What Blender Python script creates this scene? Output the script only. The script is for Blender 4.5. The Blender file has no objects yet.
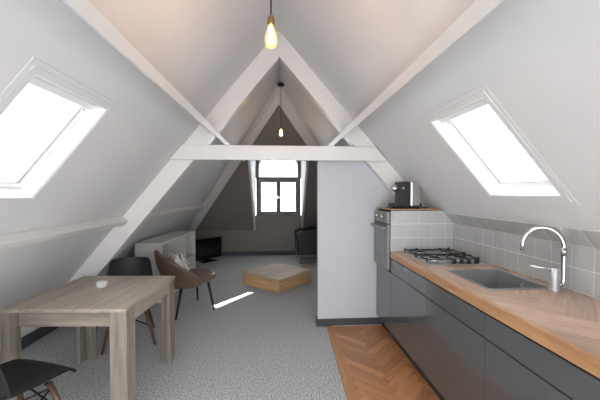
import bpy, bmesh, math, random
from mathutils import Vector, Matrix
from mathutils.geometry import tessellate_polygon
random.seed(7)
S = bpy.context.scene
COL = S.collection
PI = math.pi

# ------------------------------------------------------------------ materials
def nodes(name):
    m = bpy.data.materials.new(name); m.use_nodes = True
    nt = m.node_tree
    return m, nt, nt.nodes['Principled BSDF']

def setp(b, **k):
    for key, v in k.items():
        b.inputs[key.replace('_', ' ')].default_value = v

def rgba(c): return (c[0], c[1], c[2], 1)

def plain(name, col, rough=0.5, metal=0.0, noise=0.04, scale=30, bump=0.0, coat=0.0, detail=3):
    m, nt, b = nodes(name)
    setp(b, Roughness=rough, Metallic=metal)
    if coat: b.inputs['Coat Weight'].default_value = coat; b.inputs['Coat Roughness'].default_value = 0.08
    tc = nt.nodes.new('ShaderNodeTexCoord')
    n = nt.nodes.new('ShaderNodeTexNoise'); n.inputs['Scale'].default_value = scale; n.inputs['Detail'].default_value = detail
    nt.links.new(tc.outputs['Object'], n.inputs['Vector'])
    r = nt.nodes.new('ShaderNodeValToRGB')
    lo = [max(0, c * (1 - noise)) for c in col]; hi = [min(1, c * (1 + noise)) for c in col]
    r.color_ramp.elements[0].color = rgba(lo); r.color_ramp.elements[1].color = rgba(hi)
    r.color_ramp.elements[0].position = .3; r.color_ramp.elements[1].position = .7
    nt.links.new(n.outputs['Fac'], r.inputs['Fac']); nt.links.new(r.outputs['Color'], b.inputs['Base Color'])
    if bump:
        bp = nt.nodes.new('ShaderNodeBump'); bp.inputs['Strength'].default_value = bump; bp.inputs['Distance'].default_value = .01
        nt.links.new(n.outputs['Fac'], bp.inputs['Height']); nt.links.new(bp.outputs['Normal'], b.inputs['Normal'])
    return m

def wood(name, c1, c2, axis=1, rough=.45, fine=42, plank=0, coord='Object', tone=False, coat=0, spread=.4):
    """grain runs along `axis` of the object's own coordinates (or along U for coord='UV')"""
    m, nt, b = nodes(name); setp(b, Roughness=rough)
    if coat: b.inputs['Coat Weight'].default_value = coat; b.inputs['Coat Roughness'].default_value = .12
    tc = nt.nodes.new('ShaderNodeTexCoord'); mp = nt.nodes.new('ShaderNodeMapping')
    sc = [fine] * 3; sc[axis] = fine * .06
    mp.inputs['Scale'].default_value = sc
    nt.links.new(tc.outputs[coord], mp.inputs['Vector'])
    n = nt.nodes.new('ShaderNodeTexNoise'); n.inputs['Scale'].default_value = 1; n.inputs['Detail'].default_value = 4; n.inputs['Roughness'].default_value = .6
    nt.links.new(mp.outputs['Vector'], n.inputs['Vector'])
    r = nt.nodes.new('ShaderNodeValToRGB')
    r.color_ramp.elements[0].color = rgba(c1); r.color_ramp.elements[1].color = rgba(c2)
    r.color_ramp.elements[0].position = .5 - spread / 2; r.color_ramp.elements[1].position = .5 + spread / 2
    nt.links.new(n.outputs['Fac'], r.inputs['Fac'])
    out = r.outputs['Color']
    val = None
    if tone:
        uv = nt.nodes.new('ShaderNodeUVMap'); uv.uv_map = 'tone'
        sp = nt.nodes.new('ShaderNodeSeparateXYZ'); nt.links.new(uv.outputs['UV'], sp.inputs[0]); val = sp.outputs['X']
    elif plank:
        mp2 = nt.nodes.new('ShaderNodeMapping'); s2 = [plank] * 3; s2[axis] = .4
        mp2.inputs['Scale'].default_value = s2
        nt.links.new(tc.outputs[coord], mp2.inputs['Vector'])
        n2 = nt.nodes.new('ShaderNodeTexNoise'); n2.inputs['Scale'].default_value = 1; n2.inputs['Detail'].default_value = 1
        nt.links.new(mp2.outputs['Vector'], n2.inputs['Vector']); val = n2.outputs['Fac']
    if val is not None:
        mr = nt.nodes.new('ShaderNodeMapRange'); mr.inputs['From Min'].default_value = 0 if tone else .3; mr.inputs['From Max'].default_value = 1 if tone else .7
        mr.inputs['To Min'].default_value = .78; mr.inputs['To Max'].default_value = 1.16
        nt.links.new(val, mr.inputs['Value'])
        mx = nt.nodes.new('ShaderNodeVectorMath'); mx.operation = 'SCALE'
        nt.links.new(out, mx.inputs[0]); nt.links.new(mr.outputs['Result'], mx.inputs['Scale']); out = mx.outputs['Vector']
    nt.links.new(out, b.inputs['Base Color'])
    return m

def carpet_mat():
    m, nt, b = nodes('carpet_pile'); setp(b, Roughness=.95)
    tc = nt.nodes.new('ShaderNodeTexCoord')
    n = nt.nodes.new('ShaderNodeTexNoise'); n.inputs['Scale'].default_value = 85; n.inputs['Detail'].default_value = 4; n.inputs['Roughness'].default_value = .75
    nt.links.new(tc.outputs['Object'], n.inputs['Vector'])
    r = nt.nodes.new('ShaderNodeValToRGB'); e = r.color_ramp.elements
    e[0].color = (.24, .25, .26, 1); e[0].position = .40; e[1].color = (.85, .86, .87, 1); e[1].position = .61
    k = e.new(.5); k.color = (.49, .50, .505, 1)
    nt.links.new(n.outputs['Fac'], r.inputs['Fac']); nt.links.new(r.outputs['Color'], b.inputs['Base Color'])
    bp = nt.nodes.new('ShaderNodeBump'); bp.inputs['Strength'].default_value = .5; bp.inputs['Distance'].default_value = .012
    nt.links.new(n.outputs['Fac'], bp.inputs['Height']); nt.links.new(bp.outputs['Normal'], b.inputs['Normal'])
    return m

def glass_mat(name, tint=(1, 1, 1), gloss=.08):
    m = bpy.data.materials.new(name); m.use_nodes = True; nt = m.node_tree
    nt.nodes.remove(nt.nodes['Principled BSDF']); o = nt.nodes['Material Output']
    t = nt.nodes.new('ShaderNodeBsdfTransparent'); t.inputs['Color'].default_value = rgba(tint)
    g = nt.nodes.new('ShaderNodeBsdfGlossy'); g.inputs['Roughness'].default_value = .03
    f = nt.nodes.new('ShaderNodeMixShader'); f.inputs['Fac'].default_value = gloss
    nt.links.new(t.outputs[0], f.inputs[1]); nt.links.new(g.outputs[0], f.inputs[2]); nt.links.new(f.outputs[0], o.inputs['Surface'])
    return m

def emit(name, col, st):
    m, nt, b = nodes(name); setp(b, Roughness=.3); b.inputs['Base Color'].default_value = rgba(col)
    b.inputs['Emission Color'].default_value = rgba(col); b.inputs['Emission Strength'].default_value = st
    return m

M = {}
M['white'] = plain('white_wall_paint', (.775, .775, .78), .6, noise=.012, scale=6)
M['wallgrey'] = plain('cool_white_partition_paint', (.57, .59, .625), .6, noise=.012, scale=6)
M['beam'] = plain('white_gloss_beam_paint', (.79, .762, .74), .34, noise=.02, scale=9)
M['taupe'] = plain('dark_taupe_wall_paint', (.235, .21, .19), .7, noise=.03, scale=8)
M['skirt'] = plain('charcoal_skirting_paint', (.055, .06, .065), .45)
M['carpet'] = carpet_mat()
M['lining'] = plain('white_window_lining', (.90, .90, .90), .4, noise=.01)
M['frame_dark'] = plain('dark_grey_window_paint', (.045, .05, .055), .35)
M['glass'] = glass_mat('clear_window_glass')
M['parquet'] = wood('oak_parquet', (.46, .19, .078), (.68, .33, .15), 0, .36, 60, coord='UV', tone=True, coat=.15)
M['strip'] = wood('oak_border', (.42, .18, .07), (.60, .30, .13), 1, .4, 60)
M['ctop'] = wood('oak_worktop', (.48, .30, .20), (.68, .48, .35), 0, .25, 60, coord='UV', tone=True, coat=.35)
M['cedge'] = wood('oak_worktop_edge', (.42, .20, .085), (.66, .38, .19), 1, .32, 55, coat=.2)
M['cab'] = plain('gloss_slate_grey_lacquer', (.095, .102, .106), .16, noise=.02, coat=.6)
M['carc'] = plain('dark_cabinet_carcass', (.03, .033, .036), .5)
M['tile'] = plain('grey_glazed_tile', (.52, .52, .52), .14, noise=.05, scale=5)
M['grout'] = plain('pale_grout', (.80, .79, .77), .8)
M['oven_steel'] = plain('oven_steel', (.30, .295, .28), .4, .75, noise=.05, scale=60)
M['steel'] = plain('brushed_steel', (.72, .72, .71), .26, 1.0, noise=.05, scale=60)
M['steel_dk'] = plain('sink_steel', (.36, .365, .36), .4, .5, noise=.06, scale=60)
M['chrome'] = plain('chrome', (.62, .62, .62), .14, 1.0, noise=.01)
M['black'] = plain('black_plastic', (.010, .010, .011), .5)
M['gloss_black'] = plain('gloss_black_plastic', (.010, .010, .012), .12)
M['iron'] = plain('black_cast_iron', (.014, .014, .015), .5)
M['oven_glass'] = plain('oven_door_glass', (.10, .125, .13), .08, noise=.02, coat=.5)
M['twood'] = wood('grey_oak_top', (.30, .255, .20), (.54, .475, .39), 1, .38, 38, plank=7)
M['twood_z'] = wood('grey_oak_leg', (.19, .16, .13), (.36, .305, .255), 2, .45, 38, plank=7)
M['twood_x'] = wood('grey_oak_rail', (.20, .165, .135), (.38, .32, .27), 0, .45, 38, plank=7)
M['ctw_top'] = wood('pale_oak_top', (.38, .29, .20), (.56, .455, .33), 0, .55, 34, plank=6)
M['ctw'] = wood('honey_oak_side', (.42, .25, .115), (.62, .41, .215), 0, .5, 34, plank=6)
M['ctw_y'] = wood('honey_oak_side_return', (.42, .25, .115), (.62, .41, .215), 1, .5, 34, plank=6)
M['shell'] = plain('matt_black_seat_shell', (.009, .0095, .010), .55, noise=.05)
M['dwood'] = wood('dark_beech_leg', (.075, .035, .02), (.15, .075, .04), 2, .45, 50)
M['brown'] = plain('brown_leather', (.155, .098, .072), .42, noise=.12, scale=14, bump=.06)
M['leather'] = plain('black_leather', (.016, .016, .018), .36, noise=.1, scale=16, bump=.06)
M['shelfw'] = plain('white_laminate', (.70, .70, .67), .45, noise=.01)
M['screen'] = plain('black_screen', (.006, .006, .007), .12)
M['brass'] = plain('aged_brass', (.36, .25, .11), .4, 1.0)
M['cable'] = plain('black_fabric_cable', (.02, .02, .022), .7)
M['bulb'] = glass_mat('amber_bulb_glass', (1, .86, .62), .10)
def bulb_mat(name, st):
    m = bpy.data.materials.new(name); m.use_nodes = True; nt = m.node_tree
    nt.nodes.remove(nt.nodes['Principled BSDF']); o = nt.nodes['Material Output']
    t = nt.nodes.new('ShaderNodeBsdfTransparent'); t.inputs['Color'].default_value = (1, .90, .70, 1)
    e = nt.nodes.new('ShaderNodeEmission'); e.inputs['Color'].default_value = (1, .62, .22, 1); e.inputs['Strength'].default_value = st
    a = nt.nodes.new('ShaderNodeAddShader'); nt.links.new(t.outputs[0], a.inputs[0]); nt.links.new(e.outputs[0], a.inputs[1]); nt.links.new(a.outputs[0], o.inputs['Surface'])
    return m
M['bulb'] = bulb_mat('glowing_amber_bulb_glass', .45)
M['fil'] = emit('glowing_filament', (1, .56, .22), 170)
M['fil_dim'] = emit('glowing_filament_far', (1, .60, .25), 60)
M['wax'] = plain('white_wax', (.8, .79, .75), .5)
M['cglass'] = plain('frosted_holder_glass', (.72, .74, .74), .2, noise=.02)
M['rubber'] = plain('grey_rubber_seal', (.30, .31, .32), .5)

def striped():
    m, nt, b = nodes('white_cloth_dark_stripes'); setp(b, Roughness=.85)
    tc = nt.nodes.new('ShaderNodeTexCoord'); w = nt.nodes.new('ShaderNodeTexWave'); w.inputs['Scale'].default_value = 5.5; w.inputs['Distortion'].default_value = 1.5
    nt.links.new(tc.outputs['Object'], w.inputs['Vector'])
    r = nt.nodes.new('ShaderNodeValToRGB'); r.color_ramp.elements[0].color = (.14, .13, .14, 1); r.color_ramp.elements[0].position = .08
    r.color_ramp.elements[1].color = (.80, .74, .73, 1); r.color_ramp.elements[1].position = .22
    nt.links.new(w.outputs['Fac'], r.inputs['Fac']); nt.links.new(r.outputs['Color'], b.inputs['Base Color'])
    return m
M['stripe'] = striped()

# ------------------------------------------------------------------ mesh helpers
WORLD = {}
def wm(o): return WORLD.get(o.name, Matrix())

class MB:
    def __init__(self): self.v = []; self.f = []; self.mi = []; self.uv = None; self.k = 0; self.sm = []
    def add(self, vs, fs, smooth=False):
        n = len(self.v); self.v += [Vector(p) for p in vs]
        for f in fs: self.f.append([i + n for i in f]); self.mi.append(self.k); self.sm.append(smooth)
        return self
    def mat(self, k): self.k = k; return self
    def box(self, x0, x1, y0, y1, z0, z1, T=None):
        vs = [Vector((x, y, z)) for z in (z0, z1) for y in (y0, y1) for x in (x0, x1)]
        if T is not None: vs = [T @ p for p in vs]
        return self.add(vs, [(0, 2, 3, 1), (4, 5, 7, 6), (0, 1, 5, 4), (2, 6, 7, 3), (0, 4, 6, 2), (1, 3, 7, 5)])
    def hexa(self, a, b):
        """two quads a[4], b[4] joined"""
        return self.add(list(a) + list(b), [(3, 2, 1, 0), (4, 5, 6, 7), (0, 1, 5, 4), (1, 2, 6, 5), (2, 3, 7, 6), (3, 0, 4, 7)])
    def prism(self, poly, vec, holes=()):
        """planar polygon (3D points) with holes, extruded along vec"""
        vec = Vector(vec); loops = [[Vector(p) for p in poly]] + [[Vector(p) for p in h] for h in holes]
        flat = [p for l in loops for p in l]
        tris = tessellate_polygon(loops); n = len(flat)
        fs = [tuple(t) for t in tris] + [tuple(i + n for i in reversed(t)) for t in tris]
        o = 0
        for l in loops:
            for i in range(len(l)):
                j = (i + 1) % len(l); fs.append((o + i, o + j, o + j + n, o + i + n))
            o += len(l)
        return self.add(flat + [p + vec for p in flat], fs)
    def tube(self, pts, r, n=12, cap=True):
        pts = [Vector(p) for p in pts]; R = r if isinstance(r, (list, tuple)) else [r] * len(pts)
        rings = []; prev = None
        for i, p in enumerate(pts):
            d = (pts[min(i + 1, len(pts) - 1)] - pts[max(i - 1, 0)]).normalized()
            if prev is None:
                a = d.cross(Vector((0, 0, 1)));
                if a.length < 1e-3: a = d.cross(Vector((1, 0, 0)))
            else: a = prev - d * prev.dot(d)
            a.normalize(); prev = a; b = d.cross(a)
            rings.append([p + (a * math.cos(2 * PI * k / n) + b * math.sin(2 * PI * k / n)) * R[i] for k in range(n)])
        vs = [q for rg in rings for q in rg]; fs = []
        for i in range(len(rings) - 1):
            for k in range(n):
                j = (k + 1) % n; fs.append((i * n + k, i * n + j, (i + 1) * n + j, (i + 1) * n + k))
        self.add(vs, fs, True)
        if cap: self.add(rings[0], [tuple(range(n - 1, -1, -1))]); self.add(rings[-1], [tuple(range(n))])
        return self
    def lathe(self, prof, c=(0, 0, 0), n=24, T=None):
        vs = []; fs = []
        for r, z in prof:
            for k in range(n):
                a = 2 * PI * k / n; p = Vector((r * math.cos(a), r * math.sin(a), z))
                if T is not None: p = T @ p
                vs.append(p + Vector(c))
        for i in range(len(prof) - 1):
            for k in range(n):
                j = (k + 1) % n; fs.append((i * n + k, i * n + j, (i + 1) * n + j, (i + 1) * n + k))
        m = len(prof)
        self.add(vs, fs, True)
        for i, rev in ((0, True), (m - 1, False)):
            if prof[i][0] > 1e-6:
                idx = vs[i * n:(i + 1) * n]; self.add(idx, [tuple(range(n - 1, -1, -1)) if rev else tuple(range(n))])
        return self
    def grid(self, fn, nu, nv, closed=False):
        vs = [fn(i / nu, j / nv) for i in range(nu + 1) for j in range(nv + 1)]
        fs = [(i * (nv + 1) + j, i * (nv + 1) + j + 1, (i + 1) * (nv + 1) + j + 1, (i + 1) * (nv + 1) + j) for i in range(nu) for j in range(nv)]
        return self.add(vs, fs, True)
    def build(self, name, mats, parent=None, local=False, bevel=0, subsurf=0, solid=0, merge=True):
        me = bpy.data.meshes.new(name); vs = self.v
        if parent is not None and not local:
            inv = wm(parent).inverted(); vs = [inv @ p for p in vs]
        me.from_pydata([tuple(p) for p in vs], [], self.f)
        if not isinstance(mats, (list, tuple)): mats = [mats]
        for m in mats: me.materials.append(m)
        me.polygons.foreach_set('material_index', self.mi); me.polygons.foreach_set('use_smooth', self.sm)
        if self.uv:
            u1 = me.uv_layers.new(name='UVMap'); u2 = me.uv_layers.new(name='tone')
            li = 0
            for p, (us, t) in zip(me.polygons, self.uv):
                for q, l in enumerate(p.loop_indices): u1.data[l].uv = us[q]; u2.data[l].uv = (t, 0)
        elif merge:
            bm = bmesh.new(); bm.from_mesh(me); bmesh.ops.remove_doubles(bm, verts=bm.verts, dist=1e-6)
            bmesh.ops.recalc_face_normals(bm, faces=bm.faces); bm.to_mesh(me); bm.free()
        o = bpy.data.objects.new(name, me); COL.objects.link(o)
        if solid:
            d = o.modifiers.new('thickness', 'SOLIDIFY'); d.thickness = solid; d.offset = 0
        if bevel:
            d = o.modifiers.new('edges', 'BEVEL'); d.width = bevel; d.segments = 2; d.limit_method = 'ANGLE'; d.angle_limit = math.radians(40)
        if subsurf:
            d = o.modifiers.new('smooth', 'SUBSURF'); d.levels = subsurf; d.render_levels = subsurf
        if parent is not None:
            o.parent = parent; WORLD[o.name] = wm(parent)
        return o

def tag(o, label=None, cat=None, group=None, kind=None):
    if label: o['label'] = label
    if cat: o['category'] = cat
    if group: o['group'] = group
    if kind: o['kind'] = kind
    return o
def thing(name, label, cat, loc, rz=0, group=None):
    o = bpy.data.objects.new(name, None); COL.objects.link(o); o.location = loc; o.rotation_euler = (0, 0, rz); o.empty_display_size = .1
    WORLD[o.name] = Matrix.Translation(loc) @ Matrix.Rotation(rz, 4, 'Z')
    return tag(o, label, cat, group)
def struct(o, label=None): return tag(o, label, None, None, 'structure')
def children(o): return [c for c in bpy.data.objects if c.parent == o]
def copy_tree(o, parent=None):
    c = o.copy(); COL.objects.link(c); c.parent = parent
    for ch in children(o): copy_tree(ch, c)
    return c

# ------------------------------------------------------------------ room geometry
KL, AL, KR, AR = 1.215, 3.212, 1.16, 3.225       # left z = AL + KL*x ; right z = AR - KR*x
RX = (AR - AL) / (KL + KR); RZ = AL + KL * RX
XL, XR, Y0, YB = -2.46, 1.75, -2.5, 7.65
HA, HK, HY = 3.2, 1.06, 5.2                      # hip z = HA - HK*(y-HY)
def zl(x): return AL + KL * x
def zr(x): return AR - KR * x
def zh(y): return HA - HK * (y - HY)
NL = Vector((-KL, 0, 1)).normalized(); NR = Vector((KR, 0, 1)).normalized(); NH = Vector((0, HK, 1)).normalized()
def PL(x, y, d=0): return Vector((x, y, zl(x))) + NL * d
def PR(x, y, d=0): return Vector((x, y, zr(x))) + NR * d
def PH(x, y, d=0): return Vector((x, y, zh(y))) + NH * d
RT = .12
yapex = HY + (HA - RZ) / HK
yR = HY + (HA - zr(XR)) / HK
xLB = (zh(YB) - AL) / KL

# roof light openings in plan (x0,x1 down-slope order, y0,y1)
OL = (-1.435, -1.00, 1.385, 1.945); OR = (1.055, 1.505, 1.575, 2.15)
OL_added = (-1.435, -1.00, -1.6, -.9); OR_added = (1.045, 1.485, -1.6, -.9)  # unseen rear pair behind the camera, added to light the room
streak_slot = [(1.275, 5.075), (1.32, 5.055), (1.12, 4.455), (1.075, 4.53)]  # unseen roof cut, added and shaped to throw the sun streak on the carpet

floor = struct(MB().box(XL - .1, XR + .1, Y0 - .1, YB + .15, -.1, 0).build('floor', M['carpet']), 'speckled grey loop carpet')
o = MB()
def rect(P, r): return [P(r[0], r[2]), P(r[1], r[2]), P(r[1], r[3]), P(r[0], r[3])]
o.prism([PL(RX, Y0), PL(XL - .1, Y0), PL(XL - .1, YB), PL(xLB, YB), PL(RX, yapex)], NL * RT, [rect(PL, OL), rect(PL, OL_added)])
struct(o.build('ceiling_left', M['white'], merge=False))
o = MB()
yR2 = HY + (HA - zr(XR + .1)) / HK
o.prism([PR(RX, Y0), PR(RX, yapex), PR(XR + .1, yR2), PR(XR + .1, Y0)], NR * RT, [rect(PR, OR), rect(PR, OR_added), [PR(*q) for q in streak_slot]])
struct(o.build('ceiling_right', M['white'], merge=False))
DX, DZ = .555, 2.35
yd = HY + (HA - DZ) / HK
o = MB().prism([PH(RX, yapex), PH(XR, yR), PH(XR, YB + .05), PH(DX, YB + .05), PH(DX, yd), PH(-DX, yd), PH(-DX, YB + .05), PH(xLB, YB + .05)], NH * RT)
struct(o.build('ceiling_back', M['taupe'], merge=False))

struct(MB().box(XL - .1, XL, Y0, YB, 0, zl(XL) + .0).build('wall_left', M['white']))
struct(MB().box(XR, XR + .1, Y0, YB, 0, zr(XR)).build('wall_right', M['white']))
# back wall: low taupe wall and the apron under the window
o = MB().box(XL, XR, YB, YB + .12, 0, zh(YB)); o.box(-DX, DX, YB + .002, YB + .12, zh(YB), .955)
struct(o.build('wall_back', M['taupe']))
# dormer cheeks + ceiling + white trims
o = MB()
for s in (-1, 1):
    x = s * DX
    o.prism([(x, yd, DZ), (x, YB + .12, zh(YB + .12)), (x, YB + .12, DZ)], (s * .04, 0, 0))
o.box(-DX, DX, yd, YB + .12, DZ, DZ + .04)
struct(o.build('wall_dormer', plain('off_white_dormer_paint', (.62, .61, .60), .6), merge=False))
for k, s in enumerate((-1, 1)):
    o = MB(); a, b = (s * (DX - .012), s * (DX + .03))
    o.prism([PH(a, yd - .01, .0), PH(b, yd - .01, .0), PH(b, YB - .01, .0), PH(a, YB - .01, .0)], -NH * .018)
    struct(o.build('trim_%d' % (k + 1), M['beam'], merge=False), 'white edge trim of the dormer opening')
# gable wall behind the camera; unseen wide opening added to let daylight in
o = MB().prism([(XL, Y0, 0), (XR, Y0, 0), (XR, Y0, zr(XR)), (RX, Y0, RZ), (XL, Y0, zl(XL))], (0, -.15, 0),
               [[(-2.0, Y0, .06), (1.55, Y0, .06), (1.55, Y0, 1.30), (.85, Y0, 2.1), (-.8, Y0, 2.1), (-2.0, Y0, .68)]])
struct(o.build('wall_front', M['white'], merge=False))

# partition wall beside the kitchen
PX, PY = .44, 3.515
def rt(x): return zr(x) - .002
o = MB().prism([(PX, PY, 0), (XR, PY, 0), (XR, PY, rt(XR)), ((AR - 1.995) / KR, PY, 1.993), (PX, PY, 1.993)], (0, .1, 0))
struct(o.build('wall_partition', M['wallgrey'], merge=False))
# skirting
struct(MB().box(PX - .012, 1.16, PY - .014, PY - .001, 0.001, .085).box(PX - .014, PX - .001, PY - .001, PY + .1, .001, .085).build('baseboard_partition', M['skirt'], bevel=.003))
struct(MB().box(XL + .001, XL + .016, Y0, YB - .02, .001, .115).build('baseboard_left', M['skirt'], bevel=.003))
struct(MB().box(XL + .02, XR - .02, YB - .016, YB - .001, .001, .10).build('baseboard_back', M['skirt'], bevel=.003))

# ---- roof timbers
def rafter(side, y, d, dv, x_in, z_end):
    """front-facing rafter under a side slope, vertical thickness dv"""
    k = -1 if side == 'L' else 1; zf = zl if side == 'L' else zr
    xe = ((z_end - AL) / KL) if side == 'L' else ((AR - z_end) / KR)
    e = .002
    return [(RX, y, RZ - e), (xe, y, z_end - e), (xe, y, z_end - dv), (RX, y, RZ - dv)]
TY = 3.395
o = MB().prism(rafter('L', TY, .1, .285, 0, .44), (0, .115, 0))
r1 = struct(o.build('rafter', M['beam'], merge=False, bevel=.0015), 'white rafter of the front truss on the left slope')
o = MB().prism(rafter('R', TY, .1, .265, 0, 1.24), (0, .115, 0))
struct(o.build('rafter', M['beam'], merge=False, bevel=.0015), 'white rafter of the front truss on the right slope')
def xl(z): return (z - AL) / KL
def xr(z): return (AR - z) / KR
o = MB().prism([(xl(1.845) + .006, 3.345, 1.845), (xr(1.845) - .02, 3.345, 1.845), (xr(1.998) - .02, 3.345, 1.998), (xl(1.998) + .006, 3.345, 1.998)], (0, .048, 0))
struct(o.build('tie_beam', M['beam'], bevel=.006), 'white horizontal tie beam across the front truss')
# purlins
def purlin(P, N, x, up, w, p, y0, y1):
    a = Vector((P(x + up * .1, 0) - P(x, 0))).normalized()   # up-slope direction
    q = [P(x, 0), P(x, 0) + a * w, P(x, 0) + a * w - N * p, P(x, 0) - N * p]
    m = MB(); m.hexa([v + Vector((0, y0, 0)) for v in q], [v + Vector((0, y1[i] if isinstance(y1, (list, tuple)) else y1, 0)) for i, v in enumerate(q)]); return m
def hip_end(P, N, x, up, w, p):
    a = Vector((P(x + up * .1, 0) - P(x, 0))).normalized()
    return [HY + (HA - v.z) / HK for v in (P(x, 0), P(x, 0) + a * w, P(x, 0) + a * w - N * p, P(x, 0) - N * p)]
struct(purlin(PL, NL, -.815, 1, .055, .19, Y0, hip_end(PL, NL, -.815, 1, .055, .19)).build('purlin', M['beam'], bevel=.004), 'white upper purlin along the left slope')
mp = purlin(PR, NR, .855, -1, .06, .19, Y0, hip_end(PR, NR, .855, -1, .06, .19))
struct(mp.build('purlin', M['beam'], bevel=.004), 'white upper purlin along the right slope')
struct(purlin(PL, NL, -1.648, 1, .06, .072, Y0, hip_end(PL, NL, -1.648, 1, .06, .072)).build('purlin', M['beam'], bevel=.004), 'white low purlin along the left slope above the table')
# hip rafters at the back
def hiprafter(x1, z1, label):
    y1 = HY + (HA - z1) / HK
    A = Vector((RX, yapex, RZ)); B = Vector((x1, y1, z1)); d = (B - A).normalized()
    side = d.cross(Vector((0, 0, 1))).normalized(); dn = Vector((0, 0, -1))
    A = A - Vector((0, .03, 0)); B = B - Vector((0, .03, 0))
    q = lambda P, dd: [P + side * .075 + dn * .01, P - side * .075 + dn * .01, P - side * .075 + dn * dd, P + side * .075 + dn * dd]
    m = MB(); m.hexa(q(A, .20), q(B, .17)); return struct(m.build('hip_rafter', M['beam'], bevel=.005), label)
hiprafter(xLB + .03, zh(YB) + .03, 'white hip rafter down the back left corner of the roof')
hiprafter(XR - .02, zr(XR) + .02, 'white hip rafter down the back right corner of the roof')

# ---- roof windows
def roof_window(n, P, N, up, op, trim=True):
    """op = x0,x1,y0,y1 of the opening; a tilted pivot window with lining, trim, sash, bar and latch"""
    x0, x1, y0, y1 = op; xt, xb = (x1, x0) if abs(x1) < abs(x0) else (x0, x1)     # top / bottom x
    a = (P(xt, 0) - P(xb, 0)).normalized(); L = (P(xt, 0) - P(xb, 0)).length
    B = P(xb, 0); ey = Vector((0, 1, 0))
    def q(u, y, d): return B + a * u + ey * y + N * d          # u along slope from the bottom, d outwards
    def blk(m, u0, u1, ya, yb, d0, d1):
        m.hexa([q(u0, ya, d0), q(u1, ya, d0), q(u1, yb, d0), q(u0, yb, d0)], [q(u0, ya, d1), q(u1, ya, d1), q(u1, yb, d1), q(u0, yb, d1)])
    D = .13
    m = MB(); t = .012
    blk(m, 0, t, y0, y1, -.004, D); blk(m, L - t, L, y0, y1, -.004, D); blk(m, t, L - t, y0, y0 + t, -.004, D); blk(m, t, L - t, y1 - t, y1, -.004, D)
    root = struct(m.build('window_%d' % n, M['lining'], bevel=.002), None)
    m = MB()
    for w0, w1, h in ((.0, .028, .007), (.028, .055, .004)):
        blk(m, -w1, -w0, y0 - w1, y1 + w1, -h, -.001); blk(m, L + w0, L + w1, y0 - w1, y1 + w1, -h, -.001)
        blk(m, -w0, L + w0, y0 - w1, y0 - w0, -h, -.001); blk(m, -w0, L + w0, y1 + w0, y1 + w1, -h, -.001)
    m.build('trim', M['white'], root, bevel=.0015)
    m = MB(); s = .038; d0, d1 = .075, .12
    ya, yb, ua, ub = y0 + t + .004, y1 - t - .004, t + .004, L - t - .004
    blk(m, ua, ua + s, ya, yb, d0, d1); blk(m, ub - s, ub, ya, yb, d0, d1); blk(m, ua + s, ub - s, ya, ya + s, d0, d1); blk(m, ua + s, ub - s, yb - s, yb, d0, d1)
    sash = m.build('sash', M['lining'], root, bevel=.003)
    m = MB(); blk(m, ua + s, ub - s, ya + s, yb - s, .10, .104); m.build('pane', M['glass'], sash)
    m = MB(); g = .004
    blk(m, ua + s - g, ua + s, ya + s - g, yb - s + g, d0 - .002, d0 + .01); blk(m, ub - s, ub - s + g, ya + s - g, yb - s + g, d0 - .002, d0 + .01)
    blk(m, ua + s, ub - s, ya + s - g, ya + s, d0 - .002, d0 + .01); blk(m, ua + s, ub - s, yb - s, yb - s + g, d0 - .002, d0 + .01)
    m.build('seal', M['rubber'], sash)
    m = MB(); blk(m, ub - .05, ub - .012, ya + .05, yb - .01, .035, .062); blk(m, ub - .036, ub - .022, ya + .08, ya + .1, .062, .076); blk(m, ub - .036, ub - .022, yb - .1, yb - .08, .062, .076)
    m.build('handle_bar', M['lining'], root, bevel=.006)
    m = MB(); blk(m, ub - .075, ub - .06, yb - .04, yb - .03, .066, .076); m.build('latch', M['rubber'], root)
    return root
roof_window(1, PL, NL, 1, OL); roof_window(2, PR, NR, -1, OR)
roof_window(4, PL, NL, 1, OL_added); roof_window(5, PR, NR, -1, OR_added)  # added roof windows out of view, there only for more daylight

# ---- dormer window
WY = YB + .03
root = None
o = MB(); xo, z0, z1 = .54, .957, 2.345; fr = .075
o.box(-xo, -xo + fr, WY, WY + .07, z0, z1); o.box(xo - fr, xo, WY, WY + .07, z0, z1); o.box(-xo + fr, xo - fr, WY, WY + .07, z0, z0 + .05); o.box(-xo + fr, xo - fr, WY, WY + .07, z1 - .06, z1)
o.box(-xo + fr, xo - fr, WY, WY + .07, 1.80, 1.89)
o.box(-.022, .022, WY + .012, WY + .07, z0 + .05, 1.80)
win = struct(o.build('window_3', M['frame_dark'], bevel=.004), 'dark framed dormer window with two casements under a fanlight')
for s in (-1, 1):
    a, b = (-xo + fr + .003, -.002) if s < 0 else (.002, xo - fr - .003)
    m = MB(); w = .05; za, zb = z0 + .053, 1.797
    m.box(a, a + w, WY - .012, WY + .045, za, zb); m.box(b - w, b, WY - .012, WY + .045, za, zb); m.box(a + w, b - w, WY - .012, WY + .045, za, za + w); m.box(a + w, b - w, WY - .012, WY + .045, zb - w * .8, zb)
    sh = m.build('casement', M['frame_dark'], win, bevel=.004)
    MB().box(a + w, b - w, WY + .012, WY + .018, za + w, zb - w * .8).build('pane', M['glass'], sh)
    xh = b - w / 2 if s < 0 else a + w / 2
    if s < 0: MB().box(xh - .01, xh + .01, WY - .03, WY - .0125, 1.36, 1.44).box(xh - .007, xh + .09, WY - .045, WY - .030, 1.385, 1.405).build('handle', M['chrome'], sh, bevel=.003)
    xg = a + .02 if s < 0 else b - .02
    for zz in (1.10, 1.58): MB().tube([(xg, WY - .018, zz - .04), (xg, WY - .018, zz + .04)], .006, 8).build('hinge', M['chrome'], sh)
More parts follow.
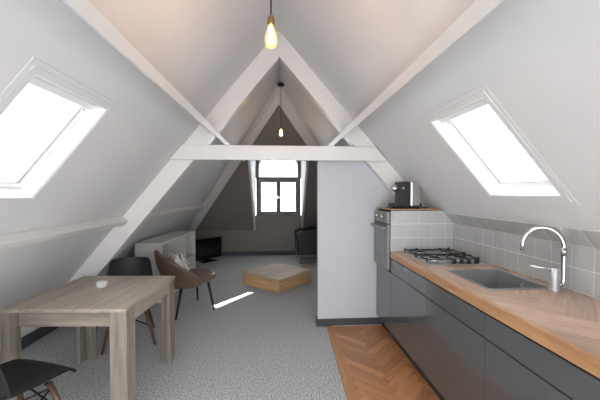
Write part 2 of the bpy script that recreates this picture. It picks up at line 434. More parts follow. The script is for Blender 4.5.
# fanlight pane and the brick arch outside it
MB().box(-xo + fr, xo - fr, WY + .03, WY + .036, 1.89, z1 - .06).build('fanlight_pane', M['glass'], win)
arc = [(-.6, WY + .16, 2.6), (-.6, WY + .16, 1.9)]
xa, zc, rz_ = .475, 2.06, .34
pts = [(-.6, 0, 2.62), (-.6, 0, 1.86), (-xa, 0, 1.86)]
for i in range(0, 19):
    t = PI - PI * i / 18; pts.append((xa * math.copysign(abs(math.cos(t)) ** .62, math.cos(t)), 0, zc + rz_ * math.sin(t) ** .8 if 0 < i < 18 else zc))
pts += [(xa, 0, 1.86), (.6, 0, 1.86), (.6, 0, 2.62)]
struct(MB().prism([(p[0], WY + .115, p[2]) for p in pts], (0, .12, 0)).build('wall_arch', plain('pale_exterior_stone', (.42, .42, .38), .8), merge=False))

# ---- parquet strip in the kitchen
def clip(poly, ax, lim, keep_lt):
    out = []
    for i in range(len(poly)):
        p, q = poly[i], poly[(i + 1) % len(poly)]
        a = (p[ax] <= lim) == keep_lt or p[ax] == lim; b = (q[ax] <= lim) == keep_lt or q[ax] == lim
        if a: out.append(p)
        if a != b:
            t = (lim - p[ax]) / (q[ax] - p[ax]); out.append(tuple(p[i2] + t * (q[i2] - p[i2]) for i2 in range(len(p))))
    return out
def herringbone(m, rects, W, n, z, ang, gap=.0015, org=(0, 0)):
    if m.uv is None: m.uv = []
    x0 = min(r[0] for r in rects); x1 = max(r[1] for r in rects); y0 = min(r[2] for r in rects); y1 = max(r[3] for r in rects)
    ca, sa = math.cos(ang), math.sin(ang); R = int((max(x1 - x0, y1 - y0) * 1.5) / W) + 2 * n
    cx, cy = (x0 + x1) / 2 + org[0], (y0 + y1) / 2 + org[1]
    seen = set()
    for i in range(-R, R):
        for j in range(-R // n - 1, R // n + 2):
            bx, by = i + n * j, i - n * j
            if abs(bx) > R or abs(by) > R: continue
            for kind in (0, 1):
                if kind == 0: q = (bx, bx + n, by, by + 1)
                else: q = (bx + n, bx + n + 1, by + 1 - n, by + 1)
                g = gap / W
                cs = [(q[0] + g, q[2] + g), (q[1] - g, q[2] + g), (q[1] - g, q[3] - g), (q[0] + g, q[3] - g)]
                ou, ov = random.random() * 9, random.random() * 9; tn = random.random()
                poly = []
                for (u, v) in cs:
                    lu, lv = ((u - q[0]) * W, (v - q[2]) * W) if kind == 0 else ((v - q[2]) * W, (u - q[0]) * W)
                    X, Y = u * W, v * W
                    poly.append((cx + X * ca - Y * sa, cy + X * sa + Y * ca, lu + ou, lv + ov))
                for r in rects:
                    c = poly
                    for ax, lim, lt in ((0, r[0], False), (0, r[1], True), (1, r[2], False), (1, r[3], True)):
                        if len(c) >= 3: c = clip(c, ax, lim, lt)
                    if len(c) < 3: continue
                    ar = sum(c[k][0] * c[(k + 1) % len(c)][1] - c[(k + 1) % len(c)][0] * c[k][1] for k in range(len(c)))
                    if abs(ar) < 1e-6: continue
                    if ar < 0: c = c[::-1]
                    m.add([(p[0], p[1], z) for p in c], [tuple(range(len(c)))]); m.uv.append(([(p[2], p[3]) for p in c], tn))
def uvpad(m):
    while len(m.uv) < len(m.f): m.uv.append(([(v * .1, 0) for v in range(len(m.f[len(m.uv)]))], .25))
m = MB(); m.uv = []
m.mat(1).box(.575, 1.19, .3, PY - .03, .001, .006); uvpad(m); m.mat(0)
herringbone(m, [(.577, 1.19, .3, PY - .03)], .075, 5, .0075, PI / 4, .001)
struct(m.build('floor_parquet', [M['parquet'], plain('parquet_joint', (.24, .11, .055), .7)]), 'orange-brown oak herringbone parquet in front of the kitchen')
m = MB()
for i in range(5):
    ya, yb = PY - .032 - .62 * (i + 1) + .001, PY - .032 - .62 * i; q = lambda y, z: (Vector((.536 - .032 * (PY - y), y, z)), Vector((.622 - .032 * (PY - y), y, z)))
    a0, a1 = q(ya, .001); b0, b1 = q(yb, .001); h_ = Vector((0, 0, .009)); m.hexa([a0, a1, b1, b0], [a0 + h_, a1 + h_, b1 + h_, b0 + h_])
struct(m.build('trim_3', M['strip'], bevel=.001), 'oak border strip between carpet and parquet')
struct(MB().box(.60, 1.165, PY - .03, PY - .015, .001, .008).build('trim_4', M['beam']), 'thin white threshold strip at the end of the parquet')

# ------------------------------------------------------------------ kitchen
CZ, CF = .92, 1.10; FX = 1.125
TY0, TY1 = 3.045, 3.505
# tall cabinet with oven
root = thing('tall_cabinet', 'slate grey oven cabinet with tiled side and thin oak top beyond the worktop', 'cabinet', (1.4, 3.27, 0))
xt = xr(1.325) - .006
o = MB().prism([(FX, TY0 + .01, .12), (XR - .005, TY0 + .01, .12), (XR - .005, TY0 + .01, zr(XR - .005) - .008), (xt, TY0 + .01, 1.325), (FX, TY0 + .01, 1.325), (FX, TY0 + .01, 1.315), (FX + .4, TY0 + .01, 1.315), (FX + .4, TY0 + .01, .735), (FX, TY0 + .01, .735)], (0, TY1 - TY0 - .01, 0))
o.box(FX, FX + .4, TY0 + .01, TY0 + .022, .735, 1.315); o.box(FX, FX + .4, TY1 - .012, TY1, .735, 1.315)
o.build('body', M['carc'], root, merge=False)
o = MB().box(FX - .02, FX - .001, TY0 + .004, TY1 - .003, .125, .712); o.build('door', M['cab'], root, bevel=.002)
MB().prism([(CF, TY0 - .002, 1.332), (xr(1.345) - .008, TY0 - .002, 1.332), (xr(1.345) - .008, TY0 - .002, 1.343), (CF, TY0 - .002, 1.343)], (0, TY1 - TY0, 0)).build('top', M['cedge'], root, bevel=.002)
# tiled side: tiles clipped by the slope
TS = .1385
def poly_clip_slope(q):
    """clip a polygon of (x,z) by z <= zr(x)-.004"""
    out = []
    f = lambda p: p[1] - (zr(p[0]) - .012)
    for i in range(len(q)):
        p, r = q[i], q[(i + 1) % len(q)]
        a, b = f(p), f(r)
        if a <= 0: out.append(p)
        if (a <= 0) != (b <= 0):
            t = a / (a - b); out.append((p[0] + t * (r[0] - p[0]), p[1] + t * (r[1] - p[1])))
    return out
m = MB()
q = poly_clip_slope([(CF + .004, CZ + .003), (XR - .006, CZ + .003), (XR - .006, 1.325), (CF + .004, 1.325)])
m.mat(1).prism([(p[0], TY0 + .0085, p[1]) for p in q], (0, -.006, 0)); m.mat(0)
for r in range(3):
    for c in range(5):
        xa_ = CF + .005 + c * TS; za_ = CZ + .004 + r * TS * .975
        q = poly_clip_slope([(xa_ + .0028, za_ + .0028), (min(xa_ + TS - .0028, XR - .012), za_ + .002), (min(xa_ + TS - .0028, XR - .012), min(za_ + TS * .975 - .0028, 1.325)), (xa_ + .0028, min(za_ + TS * .975 - .0028, 1.325))])
        if len(q) > 2: m.prism([(p[0], TY0 + .0025, p[1]) for p in q], (0, -.004, 0))
tp = m.build('tile_panel', [M['tile'], M['grout']], root, merge=False); tp['label'] = 'grey square tiles with pale grout'
# oven
ov = thing('built_in_oven', 'built-in stainless steel oven with glass door and two knobs in the tall cabinet', 'oven', (FX, 3.27, .74))
OFX = FX; FX = FX - .016
oy0, oy1 = TY0 + .026, TY1 - .016
MB().box(FX - .012, FX + .38, oy0, oy1, .745, 1.31).build('body', M['carc'], ov)
MB().box(FX - .034, FX - .013, oy0 - .012, oy1 + .008, 1.195, 1.312).build('control_panel', M['oven_steel'], ov, bevel=.003)
od = MB()
od.box(FX - .036, FX - .013, oy0 - .012, oy0 + .055, .735, 1.185); od.box(FX - .036, FX - .013, oy1 - .055, oy1 + .008, .735, 1.185)
od.box(FX - .036, FX - .013, oy0 + .055, oy1 - .055, .735, .835); od.box(FX - .036, FX - .013, oy0 + .055, oy1 - .055, 1.105, 1.185)
dr = od.build('door', M['oven_steel'], ov)
MB().box(FX - .0385, FX - .016, oy0 + .055, oy1 - .055, .835, 1.105).build('door_glass', M['oven_glass'], dr)
hb = MB().box(FX - .078, FX - .06, oy0 + .0, oy1 - .0, 1.135, 1.165); hb.box(FX - .06, FX - .036, oy0 + .02, oy0 + .04, 1.14, 1.16); hb.box(FX - .06, FX - .036, oy1 - .04, oy1 - .02, 1.14, 1.16)
hb.build('handle', M['oven_steel'], dr, bevel=.004)
RXm = Matrix.Rotation(-PI / 2, 4, 'Y')
for yy in (oy0 + .13, oy1 - .12):
    MB().lathe([(.023, 0), (.022, .012), (.019, .022), (.001, .023)], (FX - .034, yy, 1.258), 20, RXm).build('knob', M['chrome'], ov)

FX = OFX
# base units
seams = [3.045, 2.96, 2.29, 1.62, .95, .28]
labels = ['', 'slate grey base unit with drawer front under the hob, nearest the oven', 'slate grey base unit with drawer front under the sink', 'slate grey base unit with drawer front under the tap end of the worktop', 'slate grey base unit at the near end of the kitchen run']
labels[1] = 'gloss slate grey base unit below the gas hob, next to the oven cabinet'
labels[2] = 'gloss slate grey base unit below the sink bowl'
labels[3] = 'gloss slate grey base unit below the bare worktop, nearer than the sink'
yf = seams[0]
for i in range(0, 4):
    ya, yb = seams[i + 1], seams[i]
    if i == 0: continue
    u = thing('base_cabinet', labels[i], 'cabinet', (1.42, (ya + yb) / 2, 0), 0, 'handleless base units under the worktop')
    zt = .66 if i in (1, 2) else .855
    yb2 = yb if i > 1 else 3.043
    MB().box(FX, XR - .02, ya + .002, yb2 - .002, .12, zt).build('carcass', M['carc'], u)
    MB().box(FX - .02, FX - .001, ya + .002, yb2 - .002, .125, .716).build('door', M['cab'], u, bevel=.002)
    MB().box(FX - .02, FX - .001, ya + .002, yb2 - .002, .722, .850).build('drawer_front', M['cab'], u, bevel=.002)
tag(MB().box(1.165, 1.18, .9, TY1, .008, .118).build('plinth', M['carc']), 'dark plinth board under the grey kitchen units', 'plinth')
# worktop with sink cut-out
sx0, sx1, sy0, sy1 = 1.255, 1.665, 1.80, 2.29
WTY0, WTY1 = .9, 3.038; WX1 = XR - .007
rects = [(CF + .03, sx0, WTY0, WTY1), (sx1, WX1, WTY0, WTY1), (sx0, sx1, WTY0, sy0), (sx0, sx1, sy1, WTY1)]
m = MB(); m.uv = []
m.mat(1)
for r in rects: m.box(r[0], r[1], r[2], r[3], .862, CZ - .0012)
m.mat(2).box(CF, CF + .03, WTY0, WTY1, .862, CZ)
uvpad(m); m.mat(0)
herringbone(m, rects, .115, 5, CZ, PI / 4, .0003)
wt = tag(m.build('worktop', [M['ctop'], M['cedge'], M['cedge']]), 'oiled oak herringbone worktop with a plain oak front edge', 'worktop')
# splashback: two rows of tiles and a sloped row
m = MB(); m.mat(1).box(XR - .006, XR - .0005, .9, TY0, CZ + .001, CZ + .279)
uS = (PR(1.6, 0) - PR(1.7, 0)).normalized()
Bq = Vector((XR - .003, 0, zr(XR - .003) - .002))
m.hexa([Bq + Vector((0, .9, 0)), Bq + Vector((0, TY0 - .0, 0)), Bq + uS * .142 + Vector((0, TY0 - .0, 0)), Bq + uS * .142 + Vector((0, .9, 0))], [p - NR * .006 for p in [Bq + Vector((0, .9, 0)), Bq + Vector((0, TY0, 0)), Bq + uS * .142 + Vector((0, TY0, 0)), Bq + uS * .142 + Vector((0, .9, 0))]])
m.mat(0)
for c in range(16):
    yb = TY0 - .03 - (c - 1) * TS; ya = yb - TS
    yb = min(yb, TY0 - .001)
    if ya < .9: break
    for r in range(2):
        za = CZ + .002 + r * TS
        m.box(XR - .0078, XR - .005, ya + .003, yb - .003, za + .003, za + TS - .003)
    a = [Bq + uS * .006 + Vector((0, ya + .003, 0)), Bq + uS * .006 + Vector((0, yb - .003, 0)), Bq + uS * .140 + Vector((0, yb - .003, 0)), Bq + uS * .140 + Vector((0, ya + .003, 0))]
    m.hexa([p - NR * .005 for p in a], [p - NR * .0075 for p in a])
struct(m.build('wall_splashback', [M['tile'], M['grout']], merge=False), 'grey square wall tiles with a sloping top row behind the worktop')

# sink
sk = thing('sink', 'square stainless steel sink set into the oak worktop', 'sink', ((sx0 + sx1) / 2, (sy0 + sy1) / 2, CZ))
m = MB(); w = .018; zt = CZ + .004
m.box(sx0 - .004, sx0 + w, sy0 - .004, sy1 + .004, CZ + .0005, zt); m.box(sx1 - w, sx1 + .004, sy0 - .004, sy1 + .004, CZ + .0005, zt); m.box(sx0 + w, sx1 - w, sy0 - .004, sy0 + w, CZ + .0005, zt); m.box(sx0 + w, sx1 - w, sy1 - w, sy1 + .004, CZ + .0005, zt)
m.build('rim', M['steel'], sk, bevel=.002)
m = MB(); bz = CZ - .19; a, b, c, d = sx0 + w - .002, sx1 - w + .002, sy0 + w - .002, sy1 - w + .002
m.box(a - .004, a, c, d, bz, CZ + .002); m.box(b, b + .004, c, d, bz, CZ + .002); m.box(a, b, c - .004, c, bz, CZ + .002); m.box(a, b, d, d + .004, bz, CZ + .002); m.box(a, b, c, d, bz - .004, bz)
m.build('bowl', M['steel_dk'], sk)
MB().lathe([(.045, 0), (.045, .003), (.03, .004), (.028, .001), (.001, .001)], ((sx0 + sx1) / 2, (sy0 + sy1) / 2, bz + .0005), 24).build('drain', M['chrome'], sk)
MB().lathe([(.016, 0), (.016, .003), (.009, .004), (.008, .001), (.001, .001)], (b - .0005, 2.03, CZ - .045), 18, RXm).build('overflow', M['chrome'], sk)
# tap
tp = thing('kitchen_tap', 'tall chrome gooseneck mixer tap standing behind the sink', 'tap', (1.632, 1.765, CZ))
bx, by = 1.632, 1.765
MB().lathe([(.031, .0008), (.031, .006), (.027, .010), (.027, .135), (.024, .14), (.001, .141)], (bx, by, CZ), 28).build('body', M['chrome'], tp)
m = MB(); px, py = 1.690, 1.765; ox, oy = 1.515, 1.87
pts = [(bx + .02, by, CZ + .035), (px - .02, py, CZ + .035), (px - .006, py, CZ + .041), (px, py, CZ + .06), (px, py, CZ + .16), (px, py, CZ + .22)]
R = Vector((ox - px, oy - py, 0)) / 2; top = CZ + .255
for i in range(0, 19):
    t = PI * i / 18 * 1.0; pts.append((px + R.x * (1 - math.cos(t)), py + R.y * (1 - math.cos(t)), top + .115 * math.sin(t)))
pts.append((ox, oy, top - .03))
m.tube(pts, [.0125] * len(pts), 16); m.build('spout', M['chrome'], tp)
MB().tube([(px, py, CZ + .205), (px, py, CZ + .255)], .0148, 16).build('collar', M['chrome'], tp)
m = MB().tube([(bx, by, CZ + .125), (bx - .05, by + .02, CZ + .132), (bx - .125, by + .035, CZ + .142)], [.012, .0075, .006], 12); m.build('lever', M['chrome'], tp)
# hob
hx0, hx1, hy0, hy1 = 1.20, 1.685, 2.43, 3.0
hb = thing('gas_hob', 'stainless steel gas hob with four burners and black pan supports', 'hob', ((hx0 + hx1) / 2, (hy0 + hy1) / 2, CZ))
MB().box(hx0, hx1, hy0, hy1, CZ + .001, CZ + .010).build('plate', M['steel'], hb, bevel=.004)
cxs = (hx0 + .125, hx1 - .125); cys = (hy0 + .19, hy1 - .12)
for i, cx in enumerate(cxs):
    for j, cy in enumerate(cys):
        r = (.042, .034, .05, .036)[i * 2 + j]
        bn = MB().lathe([(r + .016, .010), (r + .012, .016), (r, .017), (r, .028), (.001, .028)], (cx, cy, CZ), 24).build('burner', M['steel'], hb)
        MB().lathe([(r - .004, .0285), (r - .004, .036), (.001, .037)], (cx, cy, CZ), 24).build('burner_cap', M['iron'], bn)
for j, cy in enumerate(cys):
    m = MB(); ya, yb = (hy0 + .095, hy0 + .295) if j == 0 else (hy0 + .315, hy1 - .015); zt = CZ + .044
    xa, xb = hx0 + .02, hx1 - .02
    for (p, q) in (((xa, ya), (xb, ya)), ((xa, yb), (xb, yb)), ((xa, ya), (xa, yb)), ((xb, ya), (xb, yb))  ,):
        m.tube([(p[0], p[1], zt - .012), (q[0], q[1], zt - .012)], .0046, 8)
    for cx in cxs:
        for dx, dy in ((1, 0), (-1, 0), (0, 1), (0, -1)):
            e = (xb - cx if cx > 1.44 else (xa + xb) / 2 - cx) if dx > 0 else ((cx - (xa + xb) / 2) if cx > 1.44 else cx - xa) if dx < 0 else (yb - cy if dy > 0 else cy - ya)
            m.tube([(cx + dx * e, cy + dy * e, zt - .012), (cx + dx * e * .85, cy + dy * e * .85, zt), (cx + dx * .025, cy + dy * .025, zt)], .0046, 8)
    for x in (xa, xb):
        for y in (ya, yb): m.tube([(x, y, CZ + .0105), (x, y, zt + .004)], .006, 8)
    m.build('pan_support', M['iron'], hb)
for k in range(4):
    kx = 1.425 + k * .062
    MB().lathe([(.020, .0102), (.020, .014), (.016, .016), (.0145, .036), (.001, .037)], (kx, hy0 + .045, CZ), 20).build('knob', M['black'], hb)

# coffee machine
zc = 1.3435
cm = thing('coffee_machine', 'black and chrome capsule coffee machine standing on top of the oven cabinet', 'coffee machine', (1.25, 3.14, zc))
cy0, cy1 = 3.08, 3.21
MB().box(1.115, 1.41, cy0 - .008, cy1 + .008, zc + .001, zc + .018).build('base', M['gloss_black'], cm, bevel=.006)
m = MB().prism([(1.20, cy0, zc + .018), (1.315, cy0, zc + .018), (1.315, cy0, zc + .262), (1.28, cy0, zc + .272), (1.20, cy0, zc + .268)], (0, cy1 - cy0, 0)); m.build('body', M['black'], cm, bevel=.008)
m = MB().prism([(1.319, cy0 + .004, zc + .018), (1.415, cy0 + .004, zc + .018), (1.415, cy0 + .004, zc + .215), (1.365, cy0 + .004, zc + .274), (1.319, cy0 + .004, zc + .274)], (0, cy1 - cy0 - .008, 0)); m.build('water_tank', M['chrome'], cm, bevel=.012)
m = MB().box(1.128, 1.197, cy0 + .01, cy1 - .01, zc + .019, zc + .055); m.build('drip_tray', M['black'], cm, bevel=.004)
m = MB().lathe([(.032, 0), (.034, .012), (.034, .05), (.024, .062), (.001, .063)], (1.204, (cy0 + cy1) / 2, zc + .205), 24, RXm)
m.build('brew_head', M['chrome'], cm)
MB().tube([(1.235, cy0 - .001, zc + .205), (1.235, cy0 - .014, zc + .205)], .012, 16).build('lever_joint', M['chrome'], cm)
cordp = [(1.419, 3.15, zc + .04), (1.428, 3.15, zc + .045), (1.436, 3.14, zc + .03), (1.446, 3.13, zc + .012), (1.465, 3.12, zc + .008), (1.50, 3.11, zc + .008)]
MB().tube(cordp, .006, 8).build('power_cord', M['black'], cm)
MB().tube([(1.434, 3.125, zc + .06), (1.440, 3.12, zc + .022)], .011, 8).build('plug', M['black'], cm)

# ------------------------------------------------------------------ dining table
TW, TD = .82, .83
rz = math.radians(-3)
tb = thing('dining_table', 'square grey-brown oak dining table with thick block legs', 'table', (-1.368, 2.54, 0), rz)
hx, hy = TW / 2, TD / 2
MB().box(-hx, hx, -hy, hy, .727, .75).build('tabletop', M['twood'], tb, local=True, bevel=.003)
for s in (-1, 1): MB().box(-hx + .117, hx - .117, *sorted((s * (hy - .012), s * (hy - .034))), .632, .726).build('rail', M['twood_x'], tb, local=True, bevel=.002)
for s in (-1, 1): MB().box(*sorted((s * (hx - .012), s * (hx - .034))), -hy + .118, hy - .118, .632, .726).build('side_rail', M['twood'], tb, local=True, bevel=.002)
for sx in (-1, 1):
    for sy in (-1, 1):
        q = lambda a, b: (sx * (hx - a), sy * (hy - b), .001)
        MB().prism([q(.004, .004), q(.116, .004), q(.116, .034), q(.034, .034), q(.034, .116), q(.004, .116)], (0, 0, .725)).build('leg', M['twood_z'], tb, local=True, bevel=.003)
tl = thing('tealight_holder', 'small white frosted tealight holder on the grey oak table', 'candle holder', (-1.40, 2.60, .7505))
MB().lathe([(.028, .0), (.036, .006), (.042, .045), (.039, .045), (.033, .010), (.001, .008)], (-1.40, 2.60, .7512), 28).build('glass', M['cglass'], tl)
MB().lathe([(.030, .012), (.030, .028), (.001, .028)], (-1.40, 2.60, .7512), 24).build('candle', M['wax'], tl)

# ------------------------------------------------------------------ black shell chairs
def shell_chair(name, label, loc, rz):
    root = thing(name, label, 'chair', loc, rz)
    prof = [(.24, .400, .19), (.225, .428, .215), (.17, .440, .226), (.08, .43, .232), (-.02, .422, .236), (-.11, .425, .236), (-.17, .45, .234), (-.205, .51, .23), (-.225, .59, .222), (-.245, .67, .21), (-.260, .735, .202), (-.269, .785, .186), (-.271, .800, .155)]
    n = len(prof) - 1
    def fn(u, v):
        t = u * n; i = min(int(t), n - 1); f = t - i
        y, z, w = [prof[i][k] * (1 - f) + prof[i + 1][k] * f for k in range(3)]
        s = 2 * v - 1
        back = min(1, max(0, (u - .40) / .2))
        up = .05 * abs(s) ** 2.4 * (1 - back) * min(1, max(0, u - .1) * 3.5) - .012 * s * s * max(0, 1 - u * 5); fwd = .075 * abs(s) ** 2.2 * back
        return Vector((s * w, y + fwd, z + up))
    MB().grid(fn, 24, 14).build('seat_shell', M['shell'], root, local=True, solid=.009, subsurf=1)
    m = MB()
    tops = {}
    for sx in (-1, 1):
        for sy in (-1, 1):
            a = Vector((sx * .13, sy * .12 + .0, .385)); b = Vector((sx * .225, sy * .215, .001))
            MB().tube([a, a.lerp(b, .5), b], [.017, .016, .010], 12).build('leg', M['dwood'], root, local=True)
            tops[(sx, sy)] = (a, b)
    for (p, q) in (((-1, -1), (1, -1)), ((-1, 1), (1, 1)), ((-1, -1), (-1, 1)), ((1, -1), (1, 1))):
        for f0, f1 in ((.08, .52), (.52, .08)):
            m.tube([tops[p][0].lerp(tops[p][1], f0), tops[q][0].lerp(tops[q][1], f1)], .006, 6)
    for (p, q) in (((-1, -1), (1, 1)), ((-1, 1), (1, -1))):
        m.tube([tops[p][0] + Vector((0, 0, .012)), tops[q][0] + Vector((0, 0, .012))], .007, 8)
    m.build('wire_brace', M['black'], root, local=True)
    for sx in (-1, 1):
        for sy in (-1, 1): MB().tube([(sx * .12, sy * .11, .38), (sx * .12, sy * .11, .417)], .012, 10).build('mount', M['black'], root, local=True)
    return root
shell_chair('shell_chair', 'black moulded shell chair behind the oak table, back to the white shelf unit', (-1.51, 3.31, 0), math.radians(180 + 22))
shell_chair('shell_chair', 'black moulded shell chair at the front left corner, cut off by the frame', (-1.51, 1.865, 0), math.radians(-20))

# ------------------------------------------------------------------ brown chair
bc = thing('accent_chair', 'brown leather tub-back chair with thin black legs by the coffee table', 'chair', (-1.17, 4.14, 0), math.radians(-52))
def seatfn(m, zc, rx, ry, h, yo):
    prof = []
    for i in range(13):
        t = -PI / 2 + PI * i / 12
        prof.append((max(1e-4, abs(math.cos(t)) ** .5), math.sin(t)))
    vs = [];
    n = 36
    for r, z in prof:
        for k in range(n):
            a = 2 * PI * k / n; vs.append(Vector((rx * r * math.cos(a), yo + ry * r * math.sin(a), zc + h * z)))
    fs = [(i * n + k, i * n + (k + 1) % n, (i + 1) * n + (k + 1) % n, (i + 1) * n + k) for i in range(12) for k in range(n)]
    m.add(vs, fs, True); return m
seatfn(MB(), .412, .28, .285, .066, .085).build('seat', M['brown'], bc, local=True)
def backfn(u, v):
    th = (2 * u - 1) * math.radians(98); c = abs(2 * u - 1)
    top = .82 - .40 * c ** 1.3; bot = .335 + .02 * c
    z = bot + (top - bot) * v
    k = (z - .33) / .5
    r = .255 + .10 * k + .03 * math.sin(min(1, max(0, k)) * PI)
    back = .06 * k * math.cos(th)
    return Vector((r * 1.02 * math.sin(th), -r * math.cos(th) - back + .03, z))
MB().grid(backfn, 36, 12).build('backrest', M['brown'], bc, local=True, solid=.032, subsurf=1)
for sx in (-1, 1):
    for sy in (-1, 1):
        MB().tube([(sx * .17, sy * .17 + .03, .365), (sx * .245, sy * .245 + .0, .001)], [.019, .011], 12).build('leg', M['black'], bc, local=True)
MB().tube([(-.17, .2, .362), (.17, .2, .362)], .010, 8).tube([(-.17, -.14, .362), (.17, -.14, .362)], .010, 8).build('seat_frame', M['black'], bc, local=True)
# striped cushion on it
R3 = Matrix.Rotation(math.radians(-52), 4, 'Z')
cu = MB()
def cush(u, v):
    a, b = 2 * u - 1, 2 * v - 1
    e = max(0, (1 - abs(a) ** 3) * (1 - abs(b) ** 3)) ** .5
    return a, b, e
rows = []
for sgn in (1, -1):
    def f(u, v, sgn=sgn):
        a, b, e = cush(u, v)
        p = Vector((.17 * a * (1 - .06 * (1 - abs(b))), sgn * (.07 * e + .004) + .02 * math.sin(5 * a + 3 * b) * e, .15 * b * (1 - .06 * (1 - abs(a)))))
        return p
    cu.grid(f, 18, 18)
cu.v = [(Matrix.Rotation(math.radians(20), 4, 'X') @ p) for p in cu.v]
co = thing('cushion', 'white cushion with dark stripes leaning inside the brown chair', 'cushion', tuple(Vector((-1.17, 4.14, 0)) + (R3 @ Vector((0.015, -.12, .625)))), math.radians(-52))
cu.build('cover', M['stripe'], co, local=True, subsurf=1)

# ------------------------------------------------------------------ coffee table
ct = thing('coffee_table', 'low square oak block coffee table on the carpet', 'table', (-.018, 5.265, 0), math.radians(48))
h = .405
m = MB()
for i in range(6):
    w = 2 * h / 6; m.box(-h, h, -h + i * w + .0008, -h + (i + 1) * w - .0008, .183, .21)
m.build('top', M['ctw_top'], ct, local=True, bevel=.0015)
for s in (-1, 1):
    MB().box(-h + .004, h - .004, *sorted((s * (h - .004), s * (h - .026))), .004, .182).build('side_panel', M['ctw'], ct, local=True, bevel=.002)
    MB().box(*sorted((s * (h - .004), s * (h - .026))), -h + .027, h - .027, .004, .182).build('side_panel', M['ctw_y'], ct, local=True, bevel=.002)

# ------------------------------------------------------------------ white shelf unit
SA = math.radians(-3.2)
sh = thing('shelf_unit', 'low white cube shelf unit under the left roof slope', 'shelf unit', (-1.72, 5.12, 0), SA)
L, D, H, t = 1.44, .36, .82, .035
bw = M['shelfw']
MB().box(-D / 2, D / 2, -L / 2, L / 2, H - t, H).build('top_panel', bw, sh, local=True, bevel=.002)
MB().box(-D / 2, D / 2, -L / 2, L / 2, .001, t).build('bottom_panel', bw, sh, local=True, bevel=.002)
for s in (-1, 1): MB().box(-D / 2, D / 2, *sorted((s * L / 2, s * (L / 2 - t))), t + .0005, H - t - .0005).build('end_panel', bw, sh, local=True, bevel=.002)
MB().box(-D / 2, -D / 2 + .008, -L / 2 + t, L / 2 - t, t + .001, H - t - .001).build('back_panel', bw, sh, local=True)
for f in (-1, 1):
    y = f * (L - 2 * t) / 6; MB().box(-D / 2 + .009, D / 2, y - .009, y + .009, t + .0005, H - t - .0005).build('divider', bw, sh, local=True)
for k in range(3):
    ya = -L / 2 + t + k * (L - 2 * t) / 3 + .011; yb = ya + (L - 2 * t) / 3 - .022
    MB().box(-D / 2 + .009, D / 2 - .004, ya, yb, H / 2 - .009, H / 2 + .009).build('shelf', bw, sh, local=True)
ya = -L / 2 + t + (L - 2 * t) / 3 + .011; yb = ya + (L - 2 * t) / 3 - .022
for z0_, z1_ in ((t + .004, H / 2 - .012), (H / 2 + .012, H - t - .004)):
    MB().box(D / 2 - .022, D / 2 - .004, ya, yb, z0_, z1_).build('door', bw, sh, local=True, bevel=.002)

# ------------------------------------------------------------------ television
tv = thing('television', 'black flat television standing on the carpet in the far left corner', 'television', (-1.57, 7.08, 0), math.radians(50))
W2 = .40
MB().box(-W2, W2, -.012, .022, .05, .50).build('casing', M['black'], tv, local=True, bevel=.004)
MB().box(-W2 + .012, W2 - .012, -.0145, -.0125, .065, .488).build('screen', M['screen'], tv, local=True)
MB().box(-.03, .03, .0, .018, .012, .10).build('neck', M['black'], tv, local=True, bevel=.003)
MB().prism([(-.2, -.13, .001), (.2, -.13, .001), (.14, .09, .001), (-.14, .09, .001)], (0, 0, .012)).build('stand', M['gloss_black'], tv, local=True, bevel=.004)

# ------------------------------------------------------------------ armchair
ac = thing('armchair', 'black leather armchair with chrome frame by the back window, half hidden by the partition', 'armchair', (.73, 6.95, 0), math.radians(92))
def pad(m, x0, x1, y0, y1, z0, z1): return m.box(x0, x1, y0, y1, z0, z1)
pad(MB(), -.25, .25, -.20, .33, .29, .44).build('seat', M['leather'], ac, local=True, bevel=.03)
m = MB(); 
m.prism([(-.33, -.36, .22), (-.33, -.22, .22), (-.33, -.26, .76), (-.33, -.36, .78)], (.66, 0, 0)); m.build('backrest', M['leather'], ac, local=True, bevel=.03)
for s in (-1, 1):
    m = MB().prism([(s * .26, -.215, .2), (s * .26, .34, .2), (s * .26, .36, .63), (s * .26, .31, .69), (s * .26, -.25, .74)], (s * .08, 0, 0)); m.build('armrest', M['leather'], ac, local=True, bevel=.02)
    x = s * .30
    MB().tube([(x, .30, .199), (x, .31, .03), (x, .29, .012), (x, -.27, .012), (x, -.29, .03), (x, -.28, .199)], .011, 10).build('runner', M['chrome'], ac, local=True)

# ------------------------------------------------------------------ pendants
def pendant(x, y, zb, label, fil):
    zt = (zl(x) if x < RX else zr(x))
    p = thing('pendant_lamp', label, 'lamp', (x, y, zt), 0, 'bare bulb pendants on the ridge')
    MB().lathe([(.001, -.001), (.048, -.012), (.05, -.016), (.05, -.042), (.044, -.05), (.001, -.05)], (x, y, zt - .022), 24).build('canopy', M['cable'], p)
    MB().tube([(x, y, zt - .07), (x, y, zb + .165)], .0042, 8).build('cable', M['cable'], p)
    MB().lathe([(.001, .17), (.008, .168), (.013, .158), (.0195, .148), (.020, .122), (.018, .112), (.001, .112)], (x, y, zb), 20).build('socket', M['brass'], p)
    b = MB().lathe([(.014, .117), (.020, .095), (.030, .06), (.032, .035), (.026, .012), (.012, .001), (.0005, 0)], (x, y, zb), 24).build('bulb', M['bulb'], p)
    m = MB()
    for k in range(6):
        a = 2 * PI * k / 6; c, s = math.cos(a), math.sin(a)
        m.tube([(x + .006 * c, y + .006 * s, zb + .105), (x + .0125 * c, y + .0125 * s, zb + .025)], .0026, 6)
    m.build('filament', fil, b)
    return p
pendant(-.037, 1.65, 2.243, 'near bare bulb pendant on black cable with brass socket, at the top of the picture', M['fil'])
pendant(.04, 4.8, 2.345, 'far bare bulb pendant hanging from the ridge beyond the front truss', M['fil_dim'])

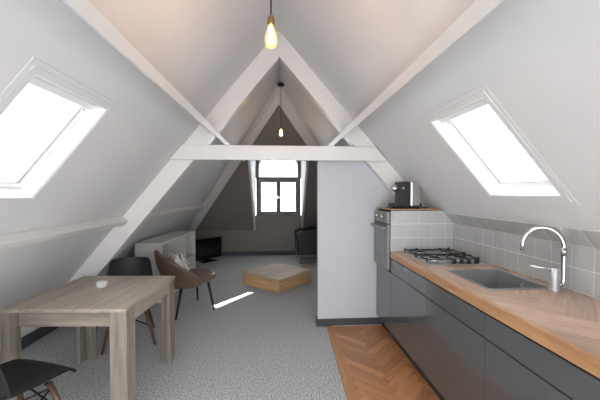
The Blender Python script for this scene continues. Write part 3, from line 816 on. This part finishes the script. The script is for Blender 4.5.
# ------------------------------------------------------------------ light
w = bpy.data.worlds.new('sky'); S.world = w; w.use_nodes = True
bg = w.node_tree.nodes['Background']; bg.inputs['Color'].default_value = (.94, .97, 1, 1); bg.inputs['Strength'].default_value = 5.6
sun = bpy.data.lights.new('sun', 'SUN'); sun.energy = 20; sun.angle = math.radians(.5); sun.color = (1, .96, .9)
so = bpy.data.objects.new('sun', sun); COL.objects.link(so)
so.rotation_euler = (Vector((1, .15, 1))).to_track_quat('Z', 'Y').to_euler()
def portal(c, n, up, w_, h_):
    l = bpy.data.lights.new('portal', 'AREA'); l.shape = 'RECTANGLE'; l.size = w_; l.size_y = h_; l.cycles.is_portal = True
    o = bpy.data.objects.new('daylight_portal', l); COL.objects.link(o)
    z = Vector(n).normalized(); y = Vector(up).normalized(); x = y.cross(z)
    o.matrix_world = Matrix(((x.x, y.x, z.x, c[0]), (x.y, y.y, z.y, c[1]), (x.z, y.z, z.z, c[2]), (0, 0, 0, 1)))
for P, N, r in ((PL, NL, OL), (PR, NR, OR), (PL, NL, OL_added), (PR, NR, OR_added)):
    xm, ym = (r[0] + r[1]) / 2, (r[2] + r[3]) / 2; a = (P(r[1], 0) - P(r[0], 0))
    portal(P(xm, ym, .14), N, (0, 1, 0), a.length, r[3] - r[2])
portal((0, YB + .30, 1.65), (0, 1, 0), (0, 0, 1), 1.1, 1.5)
portal((-.22, Y0 - .17, 1.08), (0, -1, 0), (0, 0, 1), 3.56, 2.06)

# ------------------------------------------------------------------ camera
F = 317.0
cam = bpy.data.cameras.new('camera'); cam.sensor_width = 36; cam.sensor_fit = 'HORIZONTAL'; cam.lens = F * 36 / 600; cam.clip_start = .02
c = bpy.data.objects.new('camera', cam); COL.objects.link(c); S.camera = c
c.location = (0, 0, 1.5)
c.rotation_euler = (PI / 2 - math.atan(7 / F), 0, -math.atan(21.5 / F))
v = S.view_settings; v.view_transform = 'Standard'; v.look = 'None'; v.gamma = 1; v.use_curve_mapping = False; v.exposure = 0.40
